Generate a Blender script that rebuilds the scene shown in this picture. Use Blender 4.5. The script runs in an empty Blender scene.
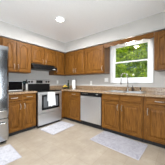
import bpy, bmesh, math, random
from mathutils import Vector, Matrix
random.seed(7)
C = bpy.context.scene.collection
sc = bpy.context.scene
PI = math.pi

# ------------------------------------------------------------------ camera, world, sun, large lights, exposure
cam_d = bpy.data.cameras.new('camera'); cam = bpy.data.objects.new('camera', cam_d); C.objects.link(cam)
cam.location = (-2.949, -3.243, 1.130)
cam.rotation_euler = (PI/2, 0, math.radians(39.375 - 90))
cam_d.sensor_width = 36; cam_d.lens = 115/165*36; cam_d.shift_y = -0.0016; cam_d.clip_start = 0.02
sc.camera = cam

w = bpy.data.worlds.new('sky'); sc.world = w; w.use_nodes = True
nt = w.node_tree; bg = nt.nodes['Background']
sky = nt.nodes.new('ShaderNodeTexSky'); sky.sky_type = 'NISHITA'; sky.sun_disc = False
sky.sun_elevation = math.radians(50); sky.sun_rotation = math.radians(-100); sky.air_density = 1.0; sky.dust_density = 1.5
nt.links.new(sky.outputs[0], bg.inputs[0]); bg.inputs[1].default_value = 0.07

sun_d = bpy.data.lights.new('sun', 'SUN'); sun = bpy.data.objects.new('sun', sun_d); C.objects.link(sun)
sun_d.energy = 16.0; sun_d.angle = math.radians(1.0); sun_d.color = (1, .95, .86)
sun.rotation_euler = (math.radians(-10), math.radians(-33), 0)      # from over the roof on to the garden side

def area(name, loc, rot, sx, sy, power, col):
    d = bpy.data.lights.new(name, 'AREA'); d.shape = 'RECTANGLE'; d.size = sx; d.size_y = sy; d.energy = power; d.color = col
    o = bpy.data.objects.new(name, d); C.objects.link(o); o.location = loc; o.rotation_euler = rot; return o
# unseen fill lights added behind the camera, in front of closed walls
area('fill_light_rear', (-2.55, -5.62, 1.33), (PI/2+math.radians(18), 0, 0), 2.9, 2.1, 135, (.82, .91, 1.0))
area('fill_light_side', (-5.27, -3.0, 1.35), (PI/2+math.radians(15), 0, -PI/2), 1.7, 1.2, 60, (.82, .91, 1.0))

vs = sc.view_settings
vs.view_transform = 'Standard'; vs.look = 'None'; vs.gamma = 1; vs.use_curve_mapping = False; vs.exposure = 0.5

# ------------------------------------------------------------------ materials
def mat(name, col, rough=.5, metal=0, spec=.5, **kw):
    m = bpy.data.materials.new(name); m.use_nodes = True
    b = m.node_tree.nodes['Principled BSDF']
    b.inputs['Base Color'].default_value = (*col, 1); b.inputs['Roughness'].default_value = rough
    b.inputs['Metallic'].default_value = metal; b.inputs['Specular IOR Level'].default_value = spec
    for k, v in kw.items(): b.inputs[k.replace('_', ' ')].default_value = v
    return m
def srgb(r, g, b):
    f = lambda c: (c/255/12.92) if c/255 <= .04045 else ((c/255+.055)/1.055)**2.4
    return (f(r), f(g), f(b))
def noise_mat(name, stops, scale=(1, 1, 1), nscale=5, detail=4, rough=.5, bump=0, coord='Object', rand=True, metal=0, spec=.5, dist=0, rr=.6):
    m = mat(name, (1, 1, 1), rough, metal, spec); n = m.node_tree.nodes; l = m.node_tree.links; b = n['Principled BSDF']
    tc = n.new('ShaderNodeTexCoord'); mp = n.new('ShaderNodeMapping'); mp.inputs['Scale'].default_value = scale
    l.new(tc.outputs[coord], mp.inputs[0])
    if rand:
        oi = n.new('ShaderNodeObjectInfo'); mu = n.new('ShaderNodeMath'); mu.operation = 'MULTIPLY'; mu.inputs[1].default_value = 37
        cx = n.new('ShaderNodeCombineXYZ'); l.new(oi.outputs['Random'], mu.inputs[0])
        for k in range(3): l.new(mu.outputs[0], cx.inputs[k])
        l.new(cx.outputs[0], mp.inputs['Location'])
    no = n.new('ShaderNodeTexNoise'); no.inputs['Scale'].default_value = nscale; no.inputs['Detail'].default_value = detail
    no.inputs['Roughness'].default_value = rr; no.inputs['Distortion'].default_value = dist
    l.new(mp.outputs[0], no.inputs['Vector'])
    cr = n.new('ShaderNodeValToRGB'); e = cr.color_ramp.elements
    while len(e) < len(stops): e.new(.5)
    for i, (p, c) in enumerate(stops): e[i].position = p; e[i].color = (*c, 1)
    l.new(no.outputs['Fac'], cr.inputs[0]); l.new(cr.outputs[0], b.inputs['Base Color'])
    if bump:
        bp = n.new('ShaderNodeBump'); bp.inputs['Strength'].default_value = bump; bp.inputs['Distance'].default_value = .01
        l.new(no.outputs['Fac'], bp.inputs['Height']); l.new(bp.outputs[0], b.inputs['Normal'])
    return m

OAK = [(.30, srgb(70, 42, 12)), (.48, srgb(107, 67, 22)), (.68, srgb(139, 94, 39))]
M = {}
M['oak'] = noise_mat('oak_upright_grain', OAK, (26, 26, 1.6), 3.2, 6, .45, .08, dist=.6, spec=.18)
M['oak_h'] = noise_mat('oak_level_grain', OAK, (1.6, 26, 26), 3.2, 6, .45, .08, dist=.6, spec=.18)
M['oak_in'] = noise_mat('oak_side', [(.3, srgb(86, 53, 17)), (.7, srgb(114, 75, 30))], (9, 9, .9), 3, 5, .45, .05)
M['pull'] = mat('pewter', srgb(190, 188, 182), .3, 1)
M['wall'] = noise_mat('grey_wall_paint', [(.3, srgb(186, 183, 178)), (.7, srgb(191, 188, 183))], (1, 1, 1), 2.5, 3, .8, 0, rand=False)
M['soffit'] = M['wall']
M['ceil'] = noise_mat('white_ceiling_paint', [(.3, srgb(244, 246, 248)), (.7, srgb(248, 250, 252))], (1, 1, 1), 60, 2, .9, .05, rand=False)
M['white'] = mat('white_gloss_paint', srgb(248, 248, 248), .35)
M['plastic'] = mat('white_plastic', srgb(240, 239, 234), .4)
M['black'] = mat('black_enamel', srgb(13, 13, 14), .42, spec=.25)
M['toe'] = mat('black_toe_kick', srgb(26, 25, 25), .7)
M['blackglass'] = mat('black_glass', srgb(10, 10, 11), .12, spec=.25)
M['grate'] = mat('burner_ring_print', srgb(52, 52, 54), .2)
M['chrome'] = mat('brushed_nickel', srgb(212, 212, 210), .22, 1)
M['rubber'] = mat('black_rubber', srgb(20, 20, 20), .8)
M['key'] = mat('key_grey', srgb(48, 49, 50), .4)
def brushed(name, col, sc_, rough):
    m = noise_mat(name, [(.3, tuple(c*.94 for c in col)), (.7, col)], sc_, 6, 3, rough, .006, metal=1)
    b = m.node_tree.nodes['Principled BSDF']; b.inputs['Anisotropic'].default_value = .4; return m
M['steel'] = brushed('brushed_stainless', srgb(216, 217, 217), (1, 1, 60), .38)
M['steel_v'] = brushed('brushed_stainless_upright', srgb(180, 181, 182), (60, 60, 1), .10)
M['steel_dw'] = brushed('brushed_stainless_dishwasher', srgb(222, 222, 222), (60, 60, 1), .38)
M['basin'] = mat('satin_steel_basin', srgb(196, 197, 198), .3, 1)
GR = [(.34, srgb(72, 54, 40)), (.46, srgb(138, 112, 86)), (.56, srgb(176, 150, 120)), (.68, srgb(208, 192, 168))]
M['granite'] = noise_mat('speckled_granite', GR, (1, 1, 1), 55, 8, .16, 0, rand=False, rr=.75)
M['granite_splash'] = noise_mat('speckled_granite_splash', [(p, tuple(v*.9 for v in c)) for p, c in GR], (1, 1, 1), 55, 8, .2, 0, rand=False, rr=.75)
M['towel'] = noise_mat('white_terry', [(.3, srgb(226, 226, 226)), (.7, srgb(242, 242, 242))], (1, 1, 1), 120, 3, .95, .3)
M['paper'] = mat('white_paper', srgb(246, 246, 244), .9)
M['lemon'] = noise_mat('lemon_skin', [(.3, srgb(228, 186, 30)), (.7, srgb(245, 212, 60))], (1, 1, 1), 60, 2, .45, .1)
M['bowl'] = mat('dark_glazed_bowl', srgb(60, 46, 36), .25)
M['bottle'] = mat('dark_green_glass', srgb(38, 52, 26), .1)
M['leaf'] = noise_mat('leaf_sun_and_gap_tones', [(.38, srgb(30, 52, 4)), (.5, srgb(96, 128, 10)), (.63, srgb(178, 196, 44))], (1, 1, 1), 2.2, 4, .5, 0, rand=True)  # sunlit patches and dark gaps between leaves put into the colour
M['leaf_d'] = noise_mat('deep_green_leaf', [(.3, srgb(30, 60, 16)), (.6, srgb(70, 112, 30)), (.8, srgb(110, 150, 50))], (1, 1, 1), 3.0, 3, .5, 0, rand=True)
M['bark'] = noise_mat('bark', [(.3, srgb(60, 45, 34)), (.7, srgb(104, 84, 66))], (6, 6, 1), 5, 4, .9, .3)
M['blossom'] = mat('white_petal', srgb(250, 246, 240), .7)
M['lawn'] = noise_mat('lawn', [(.3, srgb(64, 98, 30)), (.7, srgb(108, 140, 52))], (1, 1, 1), 8, 5, .9, .2, rand=False)
for k in ('leaf', 'leaf_d'):
    b = M[k].node_tree.nodes['Principled BSDF']; b.inputs['Transmission Weight'].default_value = 0
    n = M[k].node_tree.nodes; l = M[k].node_tree.links
    tr = n.new('ShaderNodeBsdfTranslucent'); mx = n.new('ShaderNodeMixShader'); mx.inputs[0].default_value = .4
    cr = [x for x in n if x.type == 'VALTORGB'][0]; l.new(cr.outputs[0], tr.inputs[0])
    l.new(b.outputs[0], mx.inputs[1]); l.new(tr.outputs[0], mx.inputs[2]); l.new(mx.outputs[0], n['Material Output'].inputs[0])
def emis(name, col, s):
    m = bpy.data.materials.new(name); m.use_nodes = True; b = m.node_tree.nodes['Principled BSDF']
    b.inputs['Base Color'].default_value = (*col, 1); b.inputs['Emission Color'].default_value = (*col, 1); b.inputs['Emission Strength'].default_value = s; return m
M['lens'] = emis('lit_diffuser', (1, .97, .93), 8)
M['globe'] = emis('lit_opal_globe', (1, .96, .88), 18)
M['display'] = emis('green_clock_digits', (.2, .9, .7), .6)
# window glass: clear, with a fresnel reflection
g = bpy.data.materials.new('window_glass'); g.use_nodes = True; n = g.node_tree.nodes; l = g.node_tree.links; n.clear()
out = n.new('ShaderNodeOutputMaterial'); tb = n.new('ShaderNodeBsdfTransparent'); gl = n.new('ShaderNodeBsdfGlossy'); gl.inputs['Roughness'].default_value = 0.0
fr = n.new('ShaderNodeFresnel'); fr.inputs[0].default_value = 1.45; mx = n.new('ShaderNodeMixShader')
l.new(fr.outputs[0], mx.inputs[0]); l.new(tb.outputs[0], mx.inputs[1]); l.new(gl.outputs[0], mx.inputs[2]); l.new(mx.outputs[0], out.inputs[0]); M['glass'] = g
# floor tile
def tile_mat():
    m = noise_mat('beige_floor_tile', [(.3, srgb(156, 143, 126)), (.55, srgb(168, 155, 138)), (.75, srgb(181, 170, 153))], (1, 1, 1), 5, 6, .42, 0, rand=False, rr=.65)
    n = m.node_tree.nodes; l = m.node_tree.links; b = n['Principled BSDF']; cr = [x for x in n if x.type == 'VALTORGB'][0]
    br = n.new('ShaderNodeTexBrick'); br.offset = 0; br.inputs['Scale'].default_value = 1; br.inputs['Brick Width'].default_value = .335; br.inputs['Row Height'].default_value = .335
    br.inputs['Mortar Size'].default_value = .0035; br.inputs['Mortar Smooth'].default_value = .6
    br.inputs['Color1'].default_value = (1, 1, 1, 1); br.inputs['Color2'].default_value = (.95, .95, .94, 1); br.inputs['Mortar'].default_value = (.83, .80, .76, 1)
    tc = n.new('ShaderNodeTexCoord'); l.new(tc.outputs['Object'], br.inputs['Vector'])
    mu = n.new('ShaderNodeMix'); mu.data_type = 'RGBA'; mu.blend_type = 'MULTIPLY'; mu.inputs[0].default_value = 1
    l.new(cr.outputs[0], mu.inputs[6]); l.new(br.outputs['Color'], mu.inputs[7]); l.new(mu.outputs[2], b.inputs['Base Color']); return m
M['tile'] = tile_mat()
def rug_mat(name, a, b_, c):
    m = noise_mat(name, [(.36, a), (.48, b_), (.64, c)], (1, 1, 1), 9, 8, .95, .25, rand=True, rr=.75, dist=1.5); return m
M['rug'] = rug_mat('faded_grey_rug', srgb(146, 144, 150), srgb(162, 160, 166), srgb(176, 174, 180))
M['rug_light'] = rug_mat('faded_pale_rug', srgb(164, 163, 168), srgb(186, 185, 190), srgb(198, 197, 201))
M['rug_edge'] = mat('rug_binding', srgb(176, 174, 182), .95)

# ------------------------------------------------------------------ mesh helpers
def box(bm, x0, x1, y0, y1, z0, z1, mi=0):
    x0, x1 = min(x0, x1), max(x0, x1); y0, y1 = min(y0, y1), max(y0, y1); z0, z1 = min(z0, z1), max(z0, z1)
    v = [bm.verts.new(p) for p in ((x0,y0,z0),(x1,y0,z0),(x1,y1,z0),(x0,y1,z0),(x0,y0,z1),(x1,y0,z1),(x1,y1,z1),(x0,y1,z1))]
    for f in ((0,3,2,1),(4,5,6,7),(0,1,5,4),(1,2,6,5),(2,3,7,6),(3,0,4,7)):
        bm.faces.new([v[i] for i in f]).material_index = mi
def bridge(bm, a, b, mi=0, smooth=False):
    n_ = len(a)
    for i in range(n_):
        f = bm.faces.new((a[i], a[(i+1) % n_], b[(i+1) % n_], b[i])); f.material_index = mi; f.smooth = smooth
def prism(bm, poly, axis, a, b, mi=0):          # poly in the two other axes, extruded along axis from a to b
    def P(p, t):
        return {'x': (t, p[0], p[1]), 'y': (p[0], t, p[1]), 'z': (p[0], p[1], t)}[axis]
    A = [bm.verts.new(P(p, a)) for p in poly]; B = [bm.verts.new(P(p, b)) for p in poly]
    bridge(bm, A, B, mi); bm.faces.new(A[::-1]).material_index = mi; bm.faces.new(B).material_index = mi
def tube(bm, pts, r, seg=10, caps=True):
    pts = [Vector(p) for p in pts]; rings = []
    for i, p in enumerate(pts):
        d = (pts[min(i+1, len(pts)-1)] - pts[max(i-1, 0)]).normalized()
        u = d.cross(Vector((0, 0, 1)) if abs(d.z) < .9 else Vector((1, 0, 0))).normalized(); v = d.cross(u)
        rr = r[i] if isinstance(r, (list, tuple)) else r
        rings.append([bm.verts.new(p + u*math.cos(t*2*PI/seg)*rr + v*math.sin(t*2*PI/seg)*rr) for t in range(seg)])
    for a, b in zip(rings, rings[1:]): bridge(bm, a, b, 0, True)
    if caps: bm.faces.new(rings[0][::-1]); bm.faces.new(rings[-1])
def lathe(bm, prof, c=(0, 0, 0), seg=24, axis='z', mi=0):
    rings = []
    for r, h in prof:
        ring = []
        for t in range(seg):
            a = t*2*PI/seg; q = (math.cos(a)*r, math.sin(a)*r, h)
            if axis == 'y': q = (q[0], -q[2], q[1])          # out towards -y
            ring.append(bm.verts.new((c[0]+q[0], c[1]+q[1], c[2]+q[2])))
        rings.append(ring)
    for a, b in zip(rings, rings[1:]): bridge(bm, a, b, mi, True)
    bm.faces.new(rings[0][::-1]).material_index = mi; bm.faces.new(rings[-1]).material_index = mi
def obj(name, bm, m, parent=None, bevel=0, seg=2, smooth=False):
    bmesh.ops.recalc_face_normals(bm, faces=bm.faces)
    if smooth:
        for f in bm.faces: f.smooth = True
    me = bpy.data.meshes.new(name); bm.to_mesh(me); bm.free()
    for x in (m if isinstance(m, (list, tuple)) else [m]): me.materials.append(x)
    o = bpy.data.objects.new(name, me); C.objects.link(o)
    if parent: o.parent = parent
    if bevel:
        b = o.modifiers.new('edge', 'BEVEL'); b.width = bevel; b.segments = seg; b.limit_method = 'ANGLE'; b.angle_limit = math.radians(40)
    return o
def bx(name, d, m, parent=None, bevel=0, **kw):
    bm = bmesh.new(); box(bm, *d); return obj(name, bm, m, parent, bevel, **kw)
def tag(o, label, cat, group=None):
    o['label'] = label; o['category'] = cat
    if group: o['group'] = group
    return o
def thing(name, label, cat, loc=(0, 0, 0), rz=0, group=None):
    o = bpy.data.objects.new(name, None); C.objects.link(o); o.location = loc; o.rotation_euler = (0, 0, rz); o.empty_display_size = .1
    return tag(o, label, cat, group)
def struct(o, label=None):
    o['kind'] = 'structure'
    if label: o['label'] = label
    return o
RW = -PI/2        # turn for things against the window wall: local +x runs along world -y, local -y into the room

# ------------------------------------------------------------------ the room
SD = .335; SZ = 2.13; CZ = 2.44
X0, Y0 = -5.4, -5.75
struct(bx('floor', (X0-.1, .12, Y0-.1, .12, -.06, 0), M['tile']), 'beige square tile floor')
struct(bx('ceiling', (X0-.1, .12, Y0-.1, .12, CZ, CZ+.1), M['ceil']), 'flat white ceiling')
struct(bx('wall_left', (X0-.1, 0, 0, .12, 0, CZ), M['wall']), 'grey wall behind the range')
WY0, WY1, WZ0, WZ1 = -2.785, -1.890, 1.175, 2.108     # window opening
bm = bmesh.new(); Yn = Y0-.1
box(bm, 0, .12, WY1, .12, 0, CZ); box(bm, 0, .12, Yn, WY0, 0, CZ); box(bm, 0, .12, WY0, WY1, 0, WZ0); box(bm, 0, .12, WY0, WY1, WZ1, CZ)
struct(obj('wall_right', bm, M['wall']), 'grey wall with the window over the sink')
bm = bmesh.new(); box(bm, X0, 0, Y0-.1, Y0, 0, CZ)
struct(obj('wall_rear', bm, M['wall']))
struct(bx('wall_fridge_reflection', (-1.47, 0, -3.92, -3.79, 0, CZ), mat('dark_for_fridge_reflection', srgb(92, 93, 95), .8)))  # unseen dark wall, added to darken the reflection in the refrigerator front
struct(bx('wall_side', (X0-.1, X0, Y0, 0, 0, CZ), M['wall']))
bm = bmesh.new()
prism(bm, [(X0, 0), (X0, -SD), (-SD, -SD), (-SD, -3.788), (0, -3.788), (0, 0)], 'z', SZ, CZ)
struct(obj('soffit', bm, M['soffit']), 'grey painted soffit above the wall cabinets')

# window_1: casing, sill, two sashes, panes
win = bpy.data.objects.new('window_1', None); C.objects.link(win); win.location = (0, WY1, WZ0); win.rotation_euler = (0, 0, RW); win['kind'] = 'structure'; win['label'] = 'white double-hung window over the sink'
W, H = WY1-WY0, WZ1-WZ0
bm = bmesh.new(); cw = .06
box(bm, -cw, 0, -.02, -.001, -cw, H+.020); box(bm, W, W+cw, -.02, -.001, -cw, H+.020); box(bm, 0, W, -.02, -.001, H, H+.020); box(bm, 0, W, -.02, -.001, -cw, 0)
struct(obj('window_casing', bm, M['white'], win, .003))
bm = bmesh.new()
box(bm, 0, .02, 0, .12, 0, H); box(bm, W-.02, W, 0, .12, 0, H); box(bm, .02, W-.02, 0, .12, H-.02, H); box(bm, .02, W-.02, 0, .12, 0, .02)
struct(obj('window_frame', bm, M['white'], win, .002))
mid = 1.648-WZ0
def sash(name, z0, z1, yy, b, t):
    bm = bmesh.new(); s = .04
    box(bm, .02, .02+s, yy, yy+.028, z0, z1); box(bm, W-.02-s, W-.02, yy, yy+.028, z0, z1)
    box(bm, .02+s, W-.02-s, yy, yy+.028, z0, z0+b); box(bm, .02+s, W-.02-s, yy, yy+.028, z1-t, z1)
    o = struct(obj(name, bm, M['white'], win, .002))
    struct(bx('window_pane', (s+.016, W-s-.016, yy+.012, yy+.016, z0+b-.004, z1-t+.004), M['glass'], o))
sash('lower_sash', .02, mid+.017, .012, .05, .03); sash('upper_sash', mid-.014, H-.02, .044, .03, .034)
bm = bmesh.new(); box(bm, W/2-.03, W/2+.03, -.004, .0115, mid-.004, mid+.012); struct(obj('sash_lock', bm, M['white'], win, .003))

# ------------------------------------------------------------------ cabinets
def pull(name, parent, x, y, z, length, vertical):
    bm = bmesh.new(); h = length/2; s = .026
    pts = []
    for k in range(9):
        t = k/8; a = -h+t*length; o_ = s*(1-abs(2*t-1)**4)*1.0
        pts.append((x, y-o_-.002, z+a) if vertical else (x+a, y-o_-.002, z))
    tube(bm, pts, .0055, 8)
    for e in (-h, h):
        c = (x, y, z+e) if vertical else (x+e, y, z)
        lathe(bm, [(.009, -.001), (.009, .004), (.006, .008)], c, 10, 'y')
    return obj(name, bm, M['pull'], parent)
def panel_door(name, parent, x0, x1, z0, z1, y, arch=0, hside=None, hz=None, hl=.11, t=.02):
    """raised-panel door, front at y-t"""
    bm = bmesh.new(); yf = y-t; s = min(.058, (x1-x0)*.2); N = 14
    rail = .06 if arch == 0 else .05
    xa, xb = x0+s, x1-s; za = z0+.06; zb = z1-rail-arch; xm = (xa+xb)/2; hw = (xb-xa)/2
    def top(x, i):
        u = (x-xm)/hw
        if arch == 0: return zb-i
        sh = 1-abs(u)/.78
        return zb-i+(arch*(math.sin(max(0, min(1, sh*1.25))*PI/2)**1.0) if sh > 0 else 0)
    box(bm, x0, xa, yf, y, z0, z1, 0); box(bm, xb, x1, yf, y, z0, z1, 0); box(bm, xa, xb, yf, y, z0, za, 1)
    poly = [(xa, z1), (xb, z1)] + [(xb-(xb-xa)*k/N, top(xb-(xb-xa)*k/N, 0)) for k in range(N+1)]
    prism(bm, poly, 'y', yf, y, 1)
    def loop(i, yy):
        a, b = xa+i, xb-i
        p = [(a, za+i), (b, za+i)] + [(b-(b-a)*k/N, top(xm+((b-(b-a)*k/N)-xm)*hw/(hw-i), i)) for k in range(N+1)]
        return [bm.verts.new((q[0], yy, q[1])) for q in p]
    L = [loop(0, yf+.012), loop(.008, yf+.012), loop(.036, yf+.002)]
    bridge(bm, L[0], L[1]); bridge(bm, L[1], L[2]); bm.faces.new(L[2])
    o = obj(name, bm, [M['oak'], M['oak_h']], parent, .0025)
    if hside:
        hx = x0+.028 if hside == 'l' else x1-.028
        pull('handle', o, hx, yf, hz, hl, True)
    return o
def drawer(parent, x0, x1, z0, z1, y, handle=True, t=.02, name='drawer'):
    bm = bmesh.new(); yf = y-t
    A = [(x0, z0), (x1, z0), (x1, z1), (x0, z1)]
    def loop(i, yy): return [bm.verts.new(q) for q in ((x0+i, yy, z0+i), (x1-i, yy, z0+i), (x1-i, yy, z1-i), (x0+i, yy, z1-i))]
    L = [loop(0, y), loop(0, yf+.007), loop(.012, yf)]
    bridge(bm, L[0], L[1]); bridge(bm, L[1], L[2]); bm.faces.new(L[2]); bm.faces.new(L[0])
    o = obj(name, bm, M['oak_h'], parent, .002)
    if handle: pull('handle', o, (x0+x1)/2, yf, (z0+z1)/2, .12, False)
    return o
G = .0015
def wall_cab(label, loc, rz, w_, z0, z1, doors, depth=.31, arch=.05, group='oak wall cabinets', hh=None, frame_x=None):
    t = thing('wall_cabinet', label, 'cabinet', (loc[0], loc[1], z0), rz, group); h = z1-z0
    bx('cabinet_body', (G, w_-G, -depth+.018, -.001, 0, h), M['oak_in'], t, .001)
    fx0, fx1 = frame_x or (G, w_-G)
    bx('face_frame', (fx0, fx1, -depth, -depth+.0185, 0, h), M['oak'], t, .001)
    for (a, b, hs) in doors:
        panel_door('door', t, a, b, .022, h-.03, -depth-.0005, arch, hs, (hh if hh else .13), .11)
    return t
UT = SZ-.018
# stove wall, from the refrigerator to the corner (local x = world x)
wall_cab('oak wall cabinet above the refrigerator', (-3.06, 0), 0, .905, 1.835, UT, [(.03, .435, 'r'), (.465, .875, 'l')], arch=.03, hh=.07)
wall_cab('tall two-door oak wall cabinet over the microwave', (-2.153, 0), 0, .666, 1.365, UT, [(.022, .288, 'r'), (.318, .638, 'l')])
wall_cab('short two-door oak cabinet above the black range hood', (-1.485, 0), 0, .745, 1.632, UT, [(.02, .358, 'r'), (.388, .725, 'l')], arch=.04, hh=.075)
wall_cab('narrow oak wall cabinet in the corner right of the range hood', (-.738, 0), 0, .405, 1.365, UT, [(.022, .385, 'l')])
# window wall
wall_cab('two-door oak wall cabinet right of the corner, over the paper towels', (0, -.001), RW, 1.185, 1.365, UT, [(.365, .765, 'r'), (.795, 1.165, 'l')], frame_x=(.335, 1.1835))
wall_cab('single-door oak wall cabinet left of the window', (0, -1.188), RW, .616, 1.365, UT, [(.025, .592, 'r')])
wall_cab('oak wall cabinet right of the window at the picture edge', (0, -2.897), RW, .86, 1.365, UT, [(.03, .42, 'r'), (.44, .83, 'l')])
# scalloped valance between the cabinets
bm = bmesh.new(); v0, v1 = 0, 1.088; N = 88; poly = [(v0, UT), (v1, UT)]
for k in range(N+1):
    x = v1-(v1-v0)*k/N; u = (x/(v1-v0))
    zz = 2.026 - .024*abs(math.sin(u*PI*6))**.8 - .02*(abs(2*u-1)**3) + .012
    poly.append((x, zz))
prism(bm, poly, 'y', -.328, -.308)
val = obj('valance', bm, M['oak_h'], None, .002); val.location = (0, -1.806, 0); val.rotation_euler = (0, 0, RW)
tag(val, 'scalloped oak valance board spanning the top of the window', 'valance')

def base_cab(label, loc, rz, w_, drawers, doors, depth=.59, group='oak base cabinets', body_x=None, handle_dr=True):
    t = thing('base_cabinet', label, 'cabinet', (loc[0], loc[1], 0), rz, group)
    bm = bmesh.new(); a, b = body_x or (G, w_-G); y1 = -depth+.0185; H_ = .876; p = .016      # open-topped carcass
    box(bm, a, a+p, y1, -.001, .08, H_); box(bm, b-p, b, y1, -.001, .08, H_); box(bm, a+p, b-p, -.013, -.001, .08, H_)
    box(bm, a+p, b-p, y1, -.013, .08, .08+p)
    obj('cabinet_body', bm, M['oak_in'], t)
    bx('face_frame', (G, w_-G, -depth, -depth+.018, .08, .876), M['oak'], t, .001)
    bx('toe_kick', (a, b, -depth+.045, -depth+.057, 0, .08), M['toe'], t)
    for d in drawers: drawer(t, d[0], d[1], .735, .862, -depth-.0005, d[2] if len(d) > 2 else True)
    for (x0, x1, hs) in doors: panel_door('door', t, x0, x1, .10, .71, -depth-.0005, 0, hs, .60, .11)
    return t
base_cab('two-drawer oak base cabinet between refrigerator and range', (-2.155, 0), 0, .655, [(.02, .312), (.342, .635)], [(.02, .312, 'r'), (.342, .635, 'l')])
c_ = base_cab('oak base cabinet in the corner between range and dishwasher', (0, -.612), RW, .638, [(.16, .615)], [(.16, .615, None)], body_x=(-.608, .636))
bx('filler_panel', (-.02, G, -.745, -.592, .08, .876), M['oak'], c_)
base_cab('oak sink base cabinet with two doors under the window', (0, -1.885), RW, .878, [(.022, .425, False), (.455, .856, False)], [(.022, .425, 'r'), (.455, .856, 'l')])
base_cab('oak base cabinet right of the sink at the picture edge', (0, -2.765), RW, .92, [(.045, .455), (.475, .90)], [(.045, .455, 'l'), (.475, .90, 'r')])

# ------------------------------------------------------------------ worktops
t = thing('countertop', 'short granite countertop under the microwave', 'countertop', (-2.155, 0, .877))
bx('slab', (.0, .662, -.635, -.001, 0, .038), M['granite'], t, .006, seg=3)
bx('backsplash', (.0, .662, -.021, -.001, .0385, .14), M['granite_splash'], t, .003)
t = thing('countertop', 'long granite countertop along the window wall with the sink', 'countertop', (0, 0, .877))
SX0, SX1, SY0, SY1 = -.53, -.11, -2.70, -1.94       # sink cutout
bm = bmesh.new(); e = -3.68
for a, b, c, d in ((-.752, -.001, -.635, -.001), (-.635, -.001, SY1, -.635), (-.635, SX0, SY0, SY1), (SX1, -.001, SY0, SY1), (-.635, -.001, e, SY0)):
    box(bm, a, b, c, d, 0, .038)
bmesh.ops.remove_doubles(bm, verts=bm.verts, dist=1e-5)
obj('slab', bm, M['granite'], t)
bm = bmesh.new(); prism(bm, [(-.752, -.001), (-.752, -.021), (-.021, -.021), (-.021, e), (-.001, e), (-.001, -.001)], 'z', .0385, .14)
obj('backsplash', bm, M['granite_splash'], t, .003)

# ------------------------------------------------------------------ refrigerator
t = thing('refrigerator', 'stainless french-door refrigerator with two bottom drawers at left edge', 'refrigerator', (-3.044, -.03, 0))
FW = .885
bx('cabinet_body', (.004, FW-.004, -.715, 0, .035, 1.772), mat('grey_fridge_side', srgb(120, 121, 123), .4), t, .004)
def fdoor(nm, x0, x1, z0, z1):
    bm = bmesh.new(); P_ = []
    r = .03; y0, y1 = -.722, -.80
    poly = [(x0, y0), (x1, y0)]
    for k in range(6): a = k/5*PI/2; poly.append((x1-r+r*math.cos(a), y1+r-r*math.sin(a)))
    for k in range(6): a = PI/2+k/5*PI/2; poly.append((x0+r+r*math.cos(a), y1+r-r*math.sin(a)))
    prism(bm, poly, 'z', z0, z1); return obj(nm, bm, M['steel_v'], t, .004)
dl = fdoor('door', .002, FW/2-.003, .665, 1.788); dr = fdoor('door', FW/2+.003, FW-.002, .665, 1.788)
d1 = fdoor('freezer_drawer', .002, FW-.002, .478, .657); d2 = fdoor('freezer_drawer', .002, FW-.002, .065, .470)
for d, x in ((dl, FW/2-.05), (dr, FW/2+.05)):
    bm = bmesh.new(); tube(bm, [(x, -.80, .86), (x, -.845, .87), (x, -.85, .92), (x, -.85, 1.52), (x, -.845, 1.57), (x, -.80, 1.58)], .012, 10); obj('handle', bm, M['chrome'], d)
for d, z in ((d1, .618), (d2, .395)):
    bm = bmesh.new(); tube(bm, [(.06, -.80, z), (.065, -.845, z), (.10, -.852, z), (FW-.10, -.852, z), (FW-.065, -.845, z), (FW-.06, -.80, z)], .013, 10); obj('handle', bm, M['chrome'], d)
bx('base_grille', (.02, FW-.02, -.73, -.70, .02, .062), M['black'], t)
for x in (.06, FW-.08):
    bm = bmesh.new(); lathe(bm, [(.022, 0), (.022, .036)], (x, -.70, 0), 14); obj('foot', bm, M['rubber'], t)
    bm = bmesh.new(); lathe(bm, [(.022, 0), (.022, .036)], (x, -.06, 0), 14); obj('foot', bm, M['rubber'], t)

# ------------------------------------------------------------------ range, hood, dishwasher
t = thing('range', 'stainless electric range with black glass top and towel on its door', 'range', (-1.487, -.012, 0))
R_ = .73
bx('body', (0, R_, -.60, 0, .05, .895), M['black'], t, .003)
bx('cooktop', (0, R_, -.64, -.07, .897, .918), M['blackglass'], t, .004)
for x, y, r in ((.18, -.48, .10), (.55, -.48, .085), (.18, -.21, .08), (.55, -.21, .10)):
    bm = bmesh.new(); lathe(bm, [(r-.004, .9182), (r, .9182), (r, .9187), (r-.004, .9187)], (x, y, 0), 32); 
    bmesh.ops.delete(bm, geom=[f for f in bm.faces if len(f.verts) > 4], context='FACES_ONLY'); obj('burner_ring', bm, M['grate'], t)
bg_ = bx('backguard', (0, R_, -.07, -.005, .897, 1.205), M['black'], t, .006)
bx('control_panel', (.012, R_-.012, -.078, -.0705, 1.085, 1.20), M['steel'], bg_, .003)
dsp = bx('clock_display', (.265, .465, -.082, -.0785, 1.10, 1.185), M['blackglass'], bg_, .002)
for x in (.055, .135, .595, .675):
    bm = bmesh.new(); lathe(bm, [(.028, 0), (.027, .012), (.021, .014), (.019, .03), (.016, .032)], (x, -.0785, 1.143), 18, 'y'); obj('control_knob', bm, M['black'], t)
od = bx('oven_door', (.006, R_-.006, -.655, -.602, .352, .885), M['steel'], t, .006)
bm = bmesh.new(); box(bm, .095, R_-.085, -.6585, -.6555, .43, .815); obj('oven_window', bm, M['blackglass'], od, .004)
bm = bmesh.new(); box(bm, .145, R_-.135, -.6605, -.659, .485, .765); obj('oven_window_pane', bm, mat('smoked_glass', srgb(92, 94, 96), .12), od, .003)
bm = bmesh.new(); z = .842
tube(bm, [(.045, -.655, z), (.05, -.695, z), (.07, -.703, z), (R_-.07, -.703, z), (R_-.05, -.695, z), (R_-.045, -.655, z)], .012, 12); obj('handle', bm, M['steel'], od)
bx('storage_drawer', (.006, R_-.006, -.650, -.602, .062, .343), M['steel'], t, .006)
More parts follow.
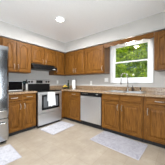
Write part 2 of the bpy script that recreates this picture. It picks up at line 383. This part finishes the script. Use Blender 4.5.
bx('kick_panel', (.02, R_-.02, -.585, -.57, 0, .05), M['toe'], t)
# towel over the oven handle
def towel():
    bm = bmesh.new(); nx, nz = 22, 16; x0, x1 = -1.245, -1.05; yh = -.715; zt = .842
    path = []
    for k in range(8): path.append((yh+.034+.0, zt-.20+k*.024))
    for k in range(7): a = k/6*PI; path.append((yh+.0-.017*-math.cos(a)*1.0, zt+.0+.017*math.sin(a)))
    for k in range(1, 15): path.append((yh-.019, zt-k*.0215))
    grid = []
    for j, (y, z) in enumerate(path):
        row = []
        fr = max(0, j-14)/14
        for i in range(nx+1):
            u = i/nx; x = x0+(x1-x0)*u; x = x+(u-.5)*.03*fr
            dy = -.010*fr*(1+math.sin(u*13+.6)) - .012*fr*math.exp(-((u-.38)/.06)**2)
            dz = -.018*fr*math.sin(u*5+1)+(-.03*fr if u > .36 else 0)
            row.append(bm.verts.new((x, y+dy, z+dz)))
        grid.append(row)
    for a, b in zip(grid, grid[1:]):
        for i in range(nx): bm.faces.new((a[i], a[i+1], b[i+1], b[i]))
    o = obj('hand_towel', bm, M['towel'], None, smooth=True)
    s = o.modifiers.new('thick', 'SOLIDIFY'); s.thickness = .006; s.offset = 0
    return tag(o, 'white hand towel draped over the oven door handle', 'towel')
towel()
# hood
t = thing('range_hood', 'black under-cabinet range hood over the range', 'range hood', (-1.484, -.002, 1.470))
hw = .742
bm = bmesh.new(); prism(bm, [(0, .158), (-.335, .158), (-.345, .112), (-.43, .092), (-.43, .018), (0, .018)], 'x', 0, hw); obj('hood_shell', bm, M['black'], t, .004)
bx('filter_panel', (.06, hw-.06, -.36, -.05, .008, .0175), mat('mesh_filter', srgb(120, 120, 118), .4, 1), t)
bx('front_lip', (0, hw, -.437, -.43, .016, .05), M['black'], t, .002)
for x in (hw-.16, hw-.10): bx('rocker_switch', (x, x+.03, -.441, -.4375, .024, .042), M['plastic'], t, .001)
# dishwasher
t = thing('dishwasher', 'stainless dishwasher with black control panel between base cabinets', 'dishwasher', (0, -1.256, 0), RW)
w_ = .622
bx('tub', (0, w_, -.575, -.02, .105, .872), M['black'], t)
bx('door_panel', (.004, w_-.004, -.62, -.577, .125, .775), M['steel_dw'], t, .006)
cp = bx('control_panel', (.004, w_-.004, -.625, -.577, .78, .868), M['black'], t, .006)
bx('pocket_handle', (.17, w_-.17, -.6275, -.6255, .788, .806), M['rubber'], cp, .001)
for k in range(5): bx('button', (.06+.04*k, .085+.04*k, -.6275, -.6255, .832, .844), M['pull'], cp, .001)
bx('dial', (w_-.13, w_-.07, -.6275, -.6255, .825, .85), M['pull'], cp, .002)
bx('toe_kick', (.004, w_-.004, -.545, -.53, 0, .10), M['toe'], t)

# ------------------------------------------------------------------ sink and tap
t = thing('sink', 'double-bowl stainless sink set in the granite under the window', 'sink', (-.32, -2.32, .915))
bm = bmesh.new(); r_ = .03
def basin(nm, y0, y1):
    bm = bmesh.new(); x0, x1 = SX0-.318+.32+.0+.32-.32+.318+.004+.318-.318, 0
    x0, x1 = SX0+.32+.004, SX1+.32-.05
    def L(i, z): return [bm.verts.new(q) for q in ((x0+i, y0+i, z), (x1-i, y0+i, z), (x1-i, y1-i, z), (x0+i, y1-i, z))]
    a, b, c = L(0, .003), L(.006, -.02), L(.02, -.17); bridge(bm, a, b); bridge(bm, b, c); bm.faces.new(c)
    o = obj(nm, bm, M['basin'], t, 0)
    bm = bmesh.new(); lathe(bm, [(.04, -.1695), (.04, -.166), (.03, -.1665)], ((x0+x1)/2, (y0+y1)/2, 0), 20); obj('drain', bm, M['chrome'], o)
yA, yB = SY0+2.32, SY1+2.32
basin('bowl', yA+.006, -.012); basin('bowl', .012, yB-.006)
bm = bmesh.new(); X_, x_ = SX0+.32, SX1+.32
for a, b, c, d in ((X_-.02, X_+.006, yA-.02, yB+.02), (x_-.054, x_+.02, yA-.02, yB+.02), (X_+.006, x_-.054, yA-.02, yA+.008), (X_+.006, x_-.054, yB-.008, yB+.02), (X_+.006, x_-.054, -.014, .014)):
    box(bm, a, b, c, d, .0005, .005)
obj('rim', bm, M['basin'], t, .0015)
# gooseneck tap
fx, fy = -.115, -2.325
t = thing('faucet', 'tall brushed nickel gooseneck faucet behind the sink', 'faucet', (fx, fy, .9205))
bm = bmesh.new(); lathe(bm, [(.028, 0), (.028, .008), (.02, .014), (.017, .05), (.016, .06)], (0, 0, 0), 20); obj('base', bm, M['chrome'], t)
pts = [(0, 0, .055), (0, 0, .30)]
for k in range(1, 13):
    a = k/12*PI; pts.append((-.11+.11*math.cos(a), .0, .30+.125*math.sin(a)))
pts.append((-.22, 0, .26))
pts = [(p[0], p[0]*-.35, p[2]) for p in pts]
bm = bmesh.new(); tube(bm, pts, .0125, 12); obj('spout', bm, M['chrome'], t)
bm = bmesh.new(); tube(bm, [(-.22, .077, .265), (-.22, .077, .16)], [.015, .017], 12); obj('spray_head', bm, M['chrome'], t)
bm = bmesh.new(); tube(bm, [(0, -.012, .06), (0, -.04, .075), (-.01, -.10, .11)], [.011, .008, .006], 10); obj('lever', bm, M['chrome'], t)
bm = bmesh.new()
t = thing('soap_dispenser', 'dark brown pump dispenser just right of the faucet', 'soap dispenser', (-.075, -2.43, .9155))
bm = bmesh.new(); lathe(bm, [(.024, 0), (.026, .01), (.026, .075), (.014, .09), (.012, .10)], (0, 0, 0), 18); obj('bottle', bm, mat('dark_brown_glass', srgb(58, 38, 24), .15), t)
bm = bmesh.new(); tube(bm, [(0, 0, .10), (0, 0, .13), (-.035, 0, .128)], .005, 8); obj('pump', bm, M['black'], t)
t = thing('side_sprayer', 'small dark sink sprayer right of the pump dispenser', 'sprayer', (-.075, -2.60, .9155))
bm = bmesh.new(); lathe(bm, [(.02, 0), (.02, .008), (.012, .014), (.012, .03)], (0, 0, 0), 14); obj('holder', bm, M['chrome'], t)
bm = bmesh.new(); tube(bm, [(0, 0, .031), (0, 0, .07), (-.006, 0, .095)], [.010, .012, .015], 12); obj('spray_head', bm, M['black'], t)

# ------------------------------------------------------------------ things on the worktops
t = thing('microwave', 'black and stainless microwave on the counter beside the refrigerator', 'microwave', (-2.085, -.05, .9155))
mw = .425; mh = .245
bx('case', (0, mw, -.33, 0, .012, mh), M['black'], t, .006)
d = bx('door', (.002, mw*.83, -.352, -.331, .014, mh-.002), M['black'], t, .004)
for a, b in ((.016, .036), (mh-.014, mh-.004)): bx('door_trim', (.004, mw*.828, -.3545, -.3522, a, b), M['steel'], d, .001)
bx('door_window', (.012, mw*.825, -.3545, -.3525, .038, mh-.016), M['blackglass'], d, .002)
bm = bmesh.new(); hx = mw*.80; tube(bm, [(hx, -.354, .04), (hx, -.375, .05), (hx, -.375, mh-.05), (hx, -.354, mh-.04)], .006, 8); obj('handle', bm, M['steel'], d)
p = bx('control_panel', (mw*.838, mw-.002, -.352, -.331, .014, mh-.002), M['blackglass'], t, .003)
bx('clock_display', (mw*.855, mw-.014, -.3535, -.3525, mh-.055, mh-.025), mat('dim_display', srgb(40, 60, 60), .1), p)
for r in range(4):
    for c in range(3): bx('keypad_button', (mw*.858+c*.017, mw*.858+c*.017+.013, -.3535, -.3525, .05+r*.028, .05+r*.028+.016), M['key'], p)
for x in (.03, mw-.03):
    for y in (-.30, -.04):
        bm = bmesh.new(); lathe(bm, [(.012, 0), (.014, .012)], (x, y, 0), 10); obj('foot', bm, M['rubber'], t)
t = thing('canister', 'white and silver canister with black lid between microwave and range', 'canister', (-1.578, -.24, .9155))
bm = bmesh.new(); lathe(bm, [(.036, 0), (.04, .006), (.04, .17), (.036, .178)], (0, 0, 0), 24); obj('body', bm, mat('pale_metal', srgb(206, 205, 200), .35, .6), t)
bm = bmesh.new(); lathe(bm, [(.041, .1785), (.042, .186), (.042, .225), (.030, .236), (.012, .238), (.012, .252), (.004, .256)], (0, 0, 0), 24); obj('lid', bm, M['black'], t)

t = thing('paper_towel_holder', 'upright paper towel roll on the corner counter', 'paper towels', (-.20, -.615, .9155))
bm = bmesh.new(); lathe(bm, [(.075, 0), (.075, .008), (.07, .012)], (0, 0, 0), 24); obj('base', bm, M['chrome'], t)
bm = bmesh.new(); lathe(bm, [(.02, .0125), (.056, .0125), (.057, .02), (.057, .285), (.056, .29), (.02, .29)], (0, 0, 0), 28); obj('roll', bm, M['paper'], t)
bm = bmesh.new(); lathe(bm, [(.006, .013), (.006, .315), (.012, .318), (.012, .33), (.005, .336)], (0, 0, 0), 12); obj('rod', bm, M['chrome'], t)

bo = (-.33, -.33, .9155)
t = thing('fruit_bowl', 'dark bowl holding lemons in the corner of the counter', 'bowl', bo)
bm = bmesh.new(); lathe(bm, [(.045, 0), (.05, .006), (.095, .03), (.115, .062), (.111, .062), (.092, .032), (.06, .012), (.01, .010)], (0, 0, 0), 28); obj('bowl', bm, M['bowl'], t)
lem = None
for k, (x, y, z, a) in enumerate(((-.036, -.036, .052, 0), (.036, -.036, .052, 0), (.036, .036, .052, 0), (-.036, .036, .052, 0), (0, 0, .10, 0))):
    if lem is None:
        bm = bmesh.new(); pr = []
        for j in range(13):
            u = j/12; pr.append((max(.003, .030*math.sin(u*PI)**.75), -.036+.072*u))
        lathe(bm, pr, (0, 0, 0), 16); lem = obj('lemon', bm, M['lemon']); o = lem
    else:
        o = lem.copy(); C.objects.link(o)
    tag(o, 'yellow lemon piled in the dark bowl in the corner', 'lemon', 'lemons in the bowl')
    o.location = (bo[0]+x, bo[1]+y, bo[2]+z); o.rotation_euler = (PI/2, 0, .05*k)
t = thing('oil_bottle', 'slim dark green bottle behind the lemon bowl', 'bottle', (-.17, -.32, .9155))
bm = bmesh.new(); lathe(bm, [(.03, 0), (.032, .005), (.032, .16), (.014, .205), (.013, .26)], (0, 0, 0), 20); obj('glass_body', bm, M['bottle'], t)
bm = bmesh.new(); lathe(bm, [(.015, .2605), (.015, .285), (.012, .288)], (0, 0, 0), 14); obj('cap', bm, M['black'], t)

# ------------------------------------------------------------------ outlets and switches
def plate(label, loc, rz, wd, kind):
    t = thing('wall_outlet' if kind == 'outlet' else 'light_switch', label, 'outlet' if kind == 'outlet' else 'switch', loc, rz)
    bx('cover_plate', (-wd/2, wd/2, -.007, -.001, -.058, .058), M['plastic'], t, .003)
    n_ = 1 if wd < .1 else 2
    for i in range(n_):
        x = (i-(n_-1)/2)*.046
        if kind == 'outlet':
            for z in (-.02, .02):
                s = bx('socket', (x-.016, x+.016, -.009, -.0072, z-.014, z+.014), M['white'], t, .003)
                for dx in (-.006, .006): bx('slot', (x+dx-.001, x+dx+.001, -.0095, -.0091, z-.004, z+.006), M['black'], s)
        else:
            bx('rocker', (x-.016, x+.016, -.011, -.0072, -.033, .033), M['white'], t, .002)
plate('white outlet on the wall between range and corner', (-.385, 0, 1.135), 0, .075, 'outlet')
plate('white outlet on the wall above the dishwasher', (0, -1.175, 1.11), RW, .075, 'outlet')
plate('double white switch plate just left of the window', (0, -1.70, 1.195), RW, .118, 'switch')

# ------------------------------------------------------------------ rugs
def rug(label, cx, cy, a, b, rz, m):
    t = thing('rug', label, 'rug', (cx, cy, 0), rz)
    bx('pile', (-a/2+.012, a/2-.012, -b/2+.012, b/2-.012, .001, .009), m, t, .003)
    bm = bmesh.new()
    box(bm, -a/2, a/2, -b/2, -b/2+.0118, .001, .0075); box(bm, -a/2, a/2, b/2-.0118, b/2, .001, .0075)
    box(bm, -a/2, -a/2+.0118, -b/2+.0118, b/2-.0118, .001, .0075); box(bm, a/2-.0118, a/2, -b/2+.0118, b/2-.0118, .001, .0075)
    obj('binding', bm, M['rug_edge'], t)
rug('pale grey rug on the floor before the range', -1.10, -.93, .72, .50, math.radians(3), M['rug_light'])
rug('faded grey patterned rug along the sink cabinet', -.86, -2.38, .54, .90, math.radians(-3), M['rug'])
rug('pale rug in front of the refrigerator', -2.60, -1.15, .84, .54, math.radians(-2), M['rug_light'])

# ------------------------------------------------------------------ lamps
def ceiling_lamp(label, x, y, power):
    t = thing('ceiling_light', label, 'ceiling light', (x, y, CZ), 0, 'flush ceiling lights')
    bm = bmesh.new(); lathe(bm, [(.095, -.001), (.095, -.012), (.088, -.018), (.076, -.018), (.076, -.002)], (0, 0, 0), 36)
    obj('trim_ring', bm, M['white'], t)
    bm = bmesh.new(); lathe(bm, [(.0755, -.004), (.0755, -.017), (.05, -.020), (.005, -.021)], (0, 0, 0), 36); obj('diffuser', bm, M['lens'], t)
    d = bpy.data.lights.new('ceiling_light_glow', 'AREA'); d.shape = 'DISK'; d.size = .14; d.energy = power; d.color = (.97, .98, 1.0)
    o = bpy.data.objects.new('ceiling_light_glow', d); C.objects.link(o); o.parent = t; o.location = (0, 0, -.024)
ceiling_lamp('round flush light on the white ceiling', -1.403, -1.37, 36)
ceiling_lamp('unseen round flush fill light added to the ceiling behind the camera', -3.55, -3.3, 30)  # extra fixture out of view, added for fill light
t = thing('sink_light', 'small lit dome light under the soffit behind the valance', 'lamp', (-.20, -2.41, SZ))
bm = bmesh.new(); lathe(bm, [(.06, -.001), (.06, -.025), (.07, -.036), (.07, -.044)], (0, 0, 0), 28); obj('lamp_base', bm, M['white'], t)
bm = bmesh.new(); lathe(bm, [(.072, -.045), (.075, -.056), (.068, -.074), (.05, -.086), (.026, -.092), (.005, -.094)], (0, 0, 0), 28); obj('diffuser', bm, M['globe'], t)

# ------------------------------------------------------------------ the garden outside the window
lw = bx('lawn', (.2, 30, -22, 18, -.7, -.5), M['lawn']); struct(lw, 'green lawn outside the window')
def tree(name, label, x, y, h, rad, n_, m, blossoms, zb, ls=.075):
    t = thing(name, label, 'tree' if name == 'tree' else 'shrub', (x, y, -.5), 0, 'garden greenery outside the window')
    bm = bmesh.new()
    tube(bm, [(0, 0, 0), (.03, .02, h*.4), (-.02, .05, h*.8)], [.09 if name == 'tree' else .05, .06, .02], 8)
    for k in range(5):
        a = k*1.26; tube(bm, [(0, .01, h*(.25+.08*k)), (math.cos(a)*rad*.6, math.sin(a)*rad*.6, h*(.45+.09*k))], [.03, .01], 6)
    obj('trunk', bm, M['bark'], t)
    bm = bmesh.new(); cl = []
    for k in range(95):
        a = random.uniform(0, 2*PI); q = random.random()**.5; z = random.uniform(zb, h)
        e = math.sqrt(max(.05, 1-((z-(zb+h)/2)/((h-zb)/2*1.08))**2))
        cl.append(Vector((math.cos(a)*q*rad*e, math.sin(a)*q*rad*e, z)))
    def leaf(bm, p, s):
        d = Vector((random.gauss(0, 1), random.gauss(0, 1), random.gauss(-.3, .6))).normalized(); u = d.cross(Vector((random.random(), random.random(), 1))).normalized()
        nn = d.cross(u)*s*.15
        bm.faces.new([bm.verts.new(p+v) for v in (Vector((0, 0, 0)), d*s*.5+u*s*.28+nn, d*s, d*s*.5-u*s*.28+nn)])
    for k in range(n_):
        c = random.choice(cl); p = c+Vector((random.gauss(0, .15), random.gauss(0, .15), random.gauss(0, .13)))*(rad/1.1)
        leaf(bm, p, ls*random.uniform(.7, 1.4))
    obj('foliage', bm, m, t)
    if blossoms:
        bm = bmesh.new()
        for k in range(blossoms):
            c = random.choice(cl); p = c+Vector((random.gauss(-.1, .2), random.gauss(0, .2), random.gauss(.05, .16)))*(rad/1.1)
            for j in range(7): leaf(bm, p+Vector((random.gauss(0, .018), random.gauss(0, .018), random.gauss(0, .018))), .06)
        obj('blossom', bm, M['blossom'], t)
tree('shrub', 'low leafy shrub with white blossom close outside the window', 3.0, -.75, 2.35, .95, 6000, M['leaf'], 60, .2)
tree('shrub', 'low leafy shrub at the right side of the window view', 3.0, -2.95, 2.3, .95, 6000, M['leaf'], 25, .2)
tree('tree', 'broad bright green tree in the middle of the window view', 7.2, -.1, 6.2, 2.3, 26000, M['leaf'], 0, .4, .13)
tree('tree', 'dark tree farther back at the left of the window view', 13.0, 5.0, 8.0, 3.2, 12000, M['leaf_d'], 0, .4, .24)
tree('tree', 'dark tree farther back at the right of the window view', 14.5, -3.6, 8.0, 3.2, 12000, M['leaf_d'], 0, .4, .24)
